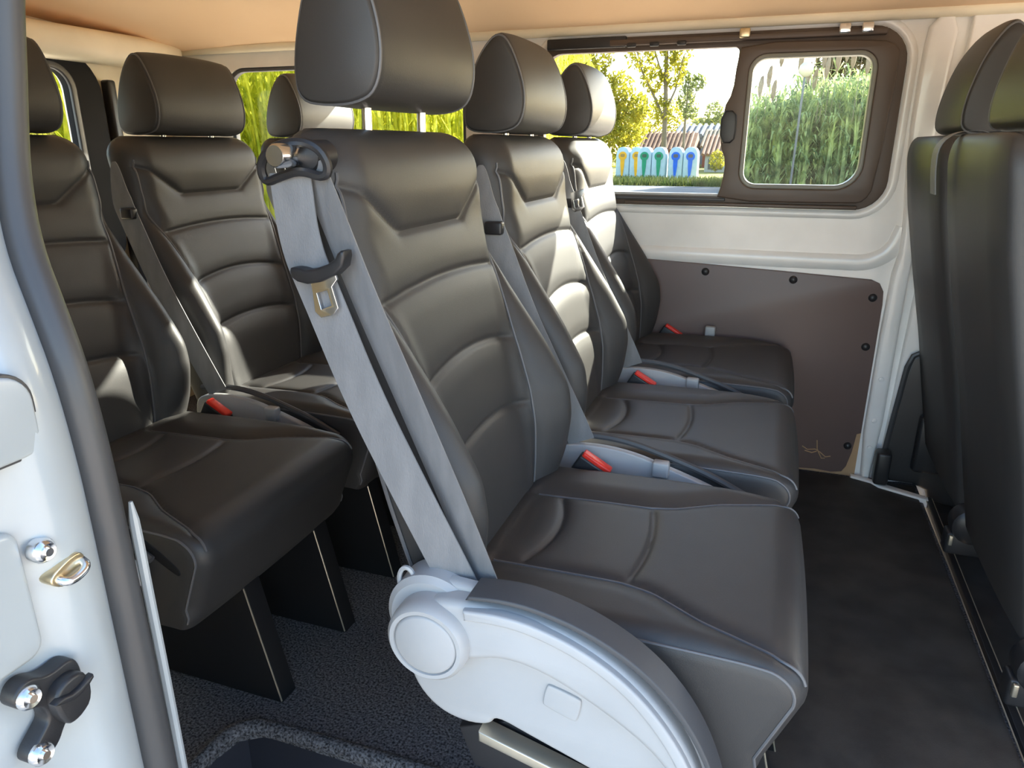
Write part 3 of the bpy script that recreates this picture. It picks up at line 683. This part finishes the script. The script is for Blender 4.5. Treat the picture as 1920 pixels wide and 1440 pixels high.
# ------------------------------------------------------------------ outside
GZ = -.6
def flat(name, x0, x1, y0, y1, z, m, lab, nx=1):
    o = struct(ob(name, mk(name, *box(x0, x1, y0, y1, z - .05, z)), m)); tag(o, lab); return o
flat('ground', -60, 60, -60, 22.0, GZ, PAVING, 'sunlit sandy paving around the parked van')
flat('road', -60, 60, 22.0, 29.0, GZ, ROAD, 'pale asphalt road beyond the side window')
flat('lawn', -60, 60, 29.0, 120, GZ - .01, LAWN, 'dry yellow green lawn behind the bins')
def blades(pos, h, wd, lean, segs=4, nleaf=0, leaf=.5):
    """upright reeds: a bent tapering stalk strip plus long drooping leaves"""
    v = []; f = []
    for (x, y, z), H in zip(pos, h):
        a = RNG.uniform(0, 2 * math.pi); L = lean * RNG.uniform(.2, 1) * H; dx, dy = math.cos(a) * L, math.sin(a) * L
        q = RNG.uniform(0, math.pi); wx, wy = math.cos(q) * wd / 2, math.sin(q) * wd / 2
        b = len(v)
        for k in range(segs + 1):
            t = k / segs; s = 1 - .85 * t * t
            cx, cy, cz = x + dx * t * t, y + dy * t * t, z + H * t
            v += [(cx - wx * s, cy - wy * s, cz), (cx + wx * s, cy + wy * s, cz)]
        f += [(b + 2 * k, b + 2 * k + 1, b + 2 * k + 3, b + 2 * k + 2) for k in range(segs)]
        for j in range(nleaf):
            t = RNG.uniform(.06, .98); cx, cy, cz = x + dx * t * t, y + dy * t * t, z + H * t
            a2 = RNG.uniform(0, 2 * math.pi); l = leaf * RNG.uniform(.6, 1.2); ux, uy = math.cos(a2), math.sin(a2); w2 = wd * .8
            b = len(v)
            for tt, up, sc_ in ((0, 0, .5), (.35, .38, 1), (.7, .42, .7), (1, .18, .05)):
                px, py, pz = cx + ux * l * tt * .75, cy + uy * l * tt * .75, cz + up * l
                v += [(px - uy * w2 * sc_ / 2, py + ux * w2 * sc_ / 2, pz), (px + uy * w2 * sc_ / 2, py - ux * w2 * sc_ / 2, pz)]
            f += [(b + 2 * k, b + 2 * k + 1, b + 2 * k + 3, b + 2 * k + 2) for k in range(3)]
    return v, f
def reed_bed(name, xs, ys, n, hmin, hmax, wd, m, label, nleaf, leaf, lean=.12):
    pos = [(RNG.uniform(*xs), RNG.uniform(*ys), GZ) for _ in range(n)]
    hh = np.array([.82 if p[0] < .35 else 1.0 for p in pos]) * np.clip(RNG.normal((hmin + hmax) / 2, (hmax - hmin) / 3.2, n), hmin * .8, hmax * 1.15)
    o = ob(name, mk(name, *blades(pos, hh, wd, lean, 4, nleaf, leaf), smooth=True, angle=0, recalc=False), m)
    return tag(o, label, 'reeds', kind='stuff')
# thicket behind the rear quarter window and the rear door
pos = []
while len(pos) < 3800:
    x, y = RNG.uniform(-17, -3.2), RNG.uniform(4.5, 15)
    if y > 8.6 + .25 * (x + 3) and y < 13.5 + .25 * (x + 3) or (x < -6.5 and x > -11): pos.append((x, y, GZ))
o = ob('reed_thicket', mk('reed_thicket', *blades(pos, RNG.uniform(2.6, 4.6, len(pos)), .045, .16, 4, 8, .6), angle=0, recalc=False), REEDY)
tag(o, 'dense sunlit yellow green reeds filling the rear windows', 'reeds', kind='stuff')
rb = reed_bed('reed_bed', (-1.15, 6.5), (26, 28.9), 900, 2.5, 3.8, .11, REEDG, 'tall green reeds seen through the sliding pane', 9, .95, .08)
for k in range(16):
    x = (-.85, -.62, -.30, .28, .55, .95, 1.2, 1.35, 1.6, 1.8, 2.0, 2.2, 2.35, -.45, .75, 1.05)[k]; y = 25.9 + .12 * (k % 5)
    zt = (3.0, 3.3, 3.9, 3.7, 3.4, 3.8, 4.1, 3.7, 4.0, 3.8, 4.1, 3.6, 3.9, 2.9, 3.2, 3.5)[k]
    m = MB(); m.add(*tube([(x, y, 1.6), (x + .03, y, zt - .6)], .008, 5))
    m.add(*tube([(x + .03, y, zt - .65), (x + .035, y, zt - .5), (x + .045, y, zt - .25), (x + .07, y, zt - .05), (x + .09, y, zt)], [.02, .07, .085, .05, .006], 7))
    ob('plume', m.me('plume'), PLUME, rb)
# verge grass bank
gp = [(RNG.uniform(-9, -1.3), RNG.uniform(29.0, 32.5), GZ) for _ in range(5000)]
vg = ob('verge_grass', mk('verge_grass', *blades(gp, RNG.uniform(.10, .32, len(gp)), .05, .5, 2), angle=0, recalc=False), GRASSM); tag(vg, 'rough grass verge in front of the recycling bins', 'grass', kind='stuff')
# trees
def leaf_cloud(blobs, n, size):
    v = []; f = []
    W = np.array([b[3] * b[4] * b[5] for b in blobs]) ** .7; W = W / W.sum()
    for bi in RNG.choice(len(blobs), n, p=W):
        cx, cy, cz, rx, ry, rz = blobs[bi]; d = RNG.normal(size=3); d /= np.linalg.norm(d); d *= RNG.uniform(.25, 1) ** .5
        c = np.array((cx + d[0] * rx, cy + d[1] * ry, cz + d[2] * rz)); a = RNG.normal(size=3); a /= np.linalg.norm(a); b = np.cross(a, RNG.normal(size=3)); b /= np.linalg.norm(b)
        s = size * RNG.uniform(.6, 1.3); q = len(v)
        v += [c - a * s, c + b * s * .4, c + a * s, c - b * s * .4]; f.append((q, q + 1, q + 2, q + 3))
    return v, f
def tree(name, label, trunk, branches, blobs, n, size, lm, group=None):
    e = empty(name, trunk[0][:3]); tag(e, label, 'tree', group); o0 = Vector(trunk[0][:3])
    def L(p): return tuple(Vector(p[:3]) - o0)
    t = ob('trunk', mk('trunk', *tube([L(p) for p in trunk], [p[3] for p in trunk], 8)), BARK, e)
    for br in branches: ob('branch', mk('branch', *tube([L(p) for p in br], [p[3] for p in br], 6)), BARK, t)
    v, f = leaf_cloud(blobs, n, size); fo_ = ob('foliage', mk('foliage', [L(p) for p in v], f, angle=0, smooth=False, recalc=False), lm, e); fo_['kind'] = 'stuff'
    return e
tree('slender_tree', 'slender tall tree with loose branches behind the bins', [(-6.62, 46, -.6, .20), (-6.68, 46, 1.5, .16), (-6.72, 46, 3.1, .14), (-6.85, 46, 6, .11), (-6.7, 46, 9, .05)],
     [[(-6.70, 46, 2.2, .10), (-7.4, 46, 3.6, .08), (-8.2, 46, 5.0, .06), (-8.8, 46, 6.8, .03)], [(-6.75, 46, 2.7, .08), (-6.2, 46, 4.0, .06), (-5.9, 46, 5.6, .03)], [(-6.8, 46, 4.2, .07), (-7.5, 46, 6.0, .05), (-7.6, 46, 7.4, .02)]],
     [(-6.7, 46, 6.8, .9, .9, 1.6), (-6.3, 46, 4.9, .7, .7, .9), (-8.3, 46, 6.3, 1.1, .9, 1.4), (-7.5, 46, 4.6, .8, .8, .8), (-6.9, 46, 2.9, .6, .6, .8), (-5.9, 46, 6.0, .6, .6, .8)], 2200, .16, LEAFY, 'trees beyond the side window')
tree('bushy_tree', 'bright yellow green bushy tree left behind the yellow bins', [(-9.6, 41, -.6, .2), (-9.5, 41, 2, .15), (-9.3, 41, 5, .06)], [[(-9.5, 41, 1.4, .1), (-8.5, 41, 3.2, .04)]],
     [(-9.0, 41, 1.2, 1.6, 1.2, 1.5), (-8.0, 41, 1.8, 1.2, 1, 1.3), (-9.8, 41, 3.0, 1.8, 1.3, 1.6), (-8.8, 41, 3.6, 1.2, 1, 1.2), (-11.5, 41, 2.2, 1.6, 1.3, 2.4), (-11.2, 41, 5.0, 1.5, 1.2, 1.4), (-9.9, 41, 5.4, 1.1, 1, 1.0), (-7.4, 41, 2.8, .7, .7, .8), (-10.3, 41, 3.9, 1.2, 1, 1.2), (-12.6, 41, 4.0, 1.2, 1, 1.6)], 10500, .15, LEAFY, 'trees beyond the side window')
tree('small_tree', 'small dark leafed tree right of the slender tree', [(-5.75, 48, -.6, .10), (-5.75, 48, 2, .08), (-5.7, 48, 5, .03)], [[(-5.75, 48, 2.6, .05), (-5.1, 48, 4.2, .02)]],
     [(-5.8, 48, 3.6, .55, .5, .8), (-5.2, 48, 4.5, .55, .5, .5), (-5.9, 48, 4.8, .35, .4, .5), (-5.5, 48, 2.8, .5, .5, .4)], 700, .16, LEAFG, 'trees beyond the side window')
tree('round_tree', 'rounded pale green tree far behind the roofs', [(-5.6, 72, -.6, .2), (-5.6, 72, 3, .1)], [[(-5.6, 72, 1.5, .1), (-6.5, 72, 3, .05)]],
     [(-6.1, 72, 3.6, .9, .9, 1.2), (-5.1, 72, 2.9, 1.0, .9, .9), (-7.0, 72, 2.6, 1.0, .9, .8)], 1500, .16, LEAFG, 'trees beyond the side window')
hb = []
for k in range(22):
    x = -26 + 1.2 * k; hb.append((x, 78 + RNG.uniform(-1, 1), 2.0 + RNG.uniform(-.3, .4) + (1.0 if x < -9 else 0), 1.4, 1.2, 1.7 + (1.0 if x < -9 else 0)))
hd = tag(empty('tree_row', (-13, 78, -.6)), 'far row of yellow green trees along the horizon', 'trees')
v, f = leaf_cloud(hb, 9000, .2); fo_ = ob('foliage', mk('foliage', [(a - -13, b - 78, c + .6) for a, b, c in v], f, angle=0, smooth=False, recalc=False), LEAFY, hd); fo_['kind'] = 'stuff'
for k in range(4): ob('trunk', mk('trunk', *tube([(-9 + k * 5, 0, 0), (-9 + k * 5, 0, 2.2)], .15, 6)), BARK, hd)
tree('russet_tree', 'russet brown leafed tree rising behind the tall reeds', [(2.6, 36, -.6, .2), (2.6, 36, 3, .12), (2.5, 36, 5, .06)], [[(2.6, 36, 2.5, .08), (1.5, 36, 4.4, .03)]],
     [(2.6, 36, 4.0, 1.3, 1, 1.2), (1.6, 36, 3.8, .7, .7, .9), (3.2, 36, 4.9, 1.2, 1, .9), (1.9, 36, 4.8, .6, .6, .5)], 2600, .15, LEAFO, 'trees beyond the side window')
# bins
def half_dome(w, d, h):
    out = [(-w / 2, 0), (w / 2, 0)] + [(w / 2 * math.cos(q) ** .7 if math.cos(q) > 0 else 0, h - .42 + .42 * math.sin(q)) for q in np.linspace(0, math.pi / 2, 7)]
    out += [(-a, b) for a, b in out[:1:-1]][1:]
    return out
def bin_(x, y, m, label, dark):
    e = empty('recycling_bin', (x, y, GZ)); tag(e, label, 'bin', 'recycling bins across the road')
    body = half_dome(.62, .8, 1.42)
    b = ob('body', cached('bin', lambda: mk('body', *plate(body, [], -.40, .40, XZ, .05), angle=60)), BINW, e)
    mark = [(.035, .12), (.09, .62)] + [(.085 + .19 * math.cos(q) - .085, 1.03 + .19 * math.sin(q)) for q in np.linspace(-1.05, math.pi + 1.05, 18)] + [(-.09, .62), (-.035, .12)]
    k = ob('keyhole_mark', mk('keyhole_mark', *plate(mark, [], -.425, -.395, XZ)), m, b)
    ob('opening', mk('opening', *plate(rrect(-.10, .10, .98, 1.12, .05, 4), [], -.432, -.42, XZ)), dark, k)
    return e
YD, GD, BD = mat('amber_flap', (.40, .22, .05), .6), mat('dark_green_flap', (.05, .10, .06), .6), mat('dark_blue_flap', (.12, .10, .10), .6)
for (x, m, d, lab) in ((-6.86, BINY, YD, 'leftmost pale blue recycling bin with a yellow keyhole mark'), (-6.22, BINY, YD, 'pale blue bin with yellow keyhole mark next to the green pair'),
                       (-5.70, BING, GD, 'pale blue bin with green keyhole mark next to the yellow pair'), (-5.06, BING, GD, 'pale blue bin with green keyhole mark next to the blue pair'),
                       (-4.32, BINB, BD, 'pale blue bin with blue keyhole mark next to the green pair'), (-3.68, BINB, BD, 'rightmost pale blue recycling bin with a blue keyhole mark')):
    bin_(x, 34 + (.9 if m is BINY else 0), m, lab, d)
# houses
def gable(name, x0, x1, y0, y1, zw, zr, m_wall, m_tile, label, rows):
    e = empty(name, ((x0 + x1) / 2, y0, GZ)); tag(e, label, 'house'); o0 = Vector(((x0 + x1) / 2, y0, GZ))
    ob('wall', mk('wall', *[[tuple(Vector(p) - o0) for p in q] if i == 0 else q for i, q in enumerate(box(x0, x1, y0, y1, GZ, zw))], smooth=False), m_wall, e)
    rf = MB(); ov = .25
    v = [(x0 - ov, y0 - ov, zw), (x1 + ov, y0 - ov, zw), (x1 + ov, (y0 + y1) / 2, zr), (x0 - ov, (y0 + y1) / 2, zr), (x1 + ov, y1 + ov, zw), (x0 - ov, y1 + ov, zw)]
    rf.add([tuple(Vector(p) - o0) for p in v], [(0, 1, 2, 3), (3, 2, 4, 5), (0, 5, 4, 1), (0, 3, 5), (1, 4, 2)])
    r = ob('roof', rf.me('roof', smooth=False), m_tile, e)
    nr = max(2, int((x1 - x0 + 2 * ov) / rows))
    me = mk('tile_row', *tube([(0, 0, 0), (0, (y1 - y0) / 2 + ov, zr - zw)], rows * .34, 6))
    for k in range(nr): 
        t = ob('tile_row', me, m_tile, r); t.location = Vector((x0 - ov + rows * (k + .5), y0 - ov, zw + .02)) - o0
    return e
h1 = gable('low_house', -4.1, 1.5, 45, 51, .35, 1.45, HWALL, TILE, 'low pale house with terracotta tiled roof right of the bins', .26)
o0 = h1.location
for x in (-3.9, -2.6): ob('window', mk('window', *box(x - o0.x, x + .8 - o0.x, -.03, .02, .15, .75)), DARKW, h1)
gable('long_house', -9.2, -5.9, 53, 58, .55, 1.75, HRED, TILE, 'red walled house with orange roof behind the slender tree', .3)
gable('tiled_house', -5.2, 2.0, 55, 62, .75, 1.95, HRED, TILE2, 'house with weathered ochre roof behind the low house', .3)
gable('dark_roof_barn', -8.2, 2.0, 63, 70, 1.6, 2.5, SLATE, SLATE, 'long barn with dark grey roof behind the tiled houses', .5)
tree('garden_shrub', 'yellow green shrub before the low pale house', [(-3.35, 43.5, -.6, .03), (-3.3, 43.5, .2, .02)], [[(-3.32, 43.5, -.2, .02), (-3.1, 43.5, .3, .01)]], [(-3.3, 43.5, .1, .45, .4, .6)], 350, .10, LEAFY)
# poles
pl = ob('utility_pole', mk('utility_pole', *tube([(-5.62, 47, GZ), (-5.62, 47, 1.9)], .06, 8)), BARK); tag(pl, 'thin dark wooden post standing before the red roofed houses', 'pole')
lp = empty('street_lamp', (.40, 25.0, GZ)); tag(lp, 'globe street lamp on a grey post in front of the reeds', 'lamp')
ob('post', mk('post', *tube([(0, 0, 0), (.05, 0, 3.45)], .035, 10)), POLE, lp)
ob('globe', mk('globe', *lathe([(.03, -.22), (.10, -.20), (.18, -.11), (.21, 0), (.18, .11), (.10, .19), (.02, .215)], (.07, 0, 3.66), 'z', 20)), GLOBE, lp)

hp = [(-24 + 1.1 * k, 17.5 + RNG.uniform(-.6, .6), 1.6, 1.2, .8, 2.2) for k in range(18)]
hg = tag(empty('hedge', (-14, 17.5, GZ)), 'yellow green hedge standing behind the reed thicket', 'hedge')
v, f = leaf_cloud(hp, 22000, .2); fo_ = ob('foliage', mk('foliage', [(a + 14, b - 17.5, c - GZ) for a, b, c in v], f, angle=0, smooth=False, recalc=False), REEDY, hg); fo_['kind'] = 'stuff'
for k in range(5): ob('stem', mk('stem', *tube([(-8 + k * 4, 0, 0), (-8 + k * 4, 0, 2)], .05, 6)), BARK, hg)
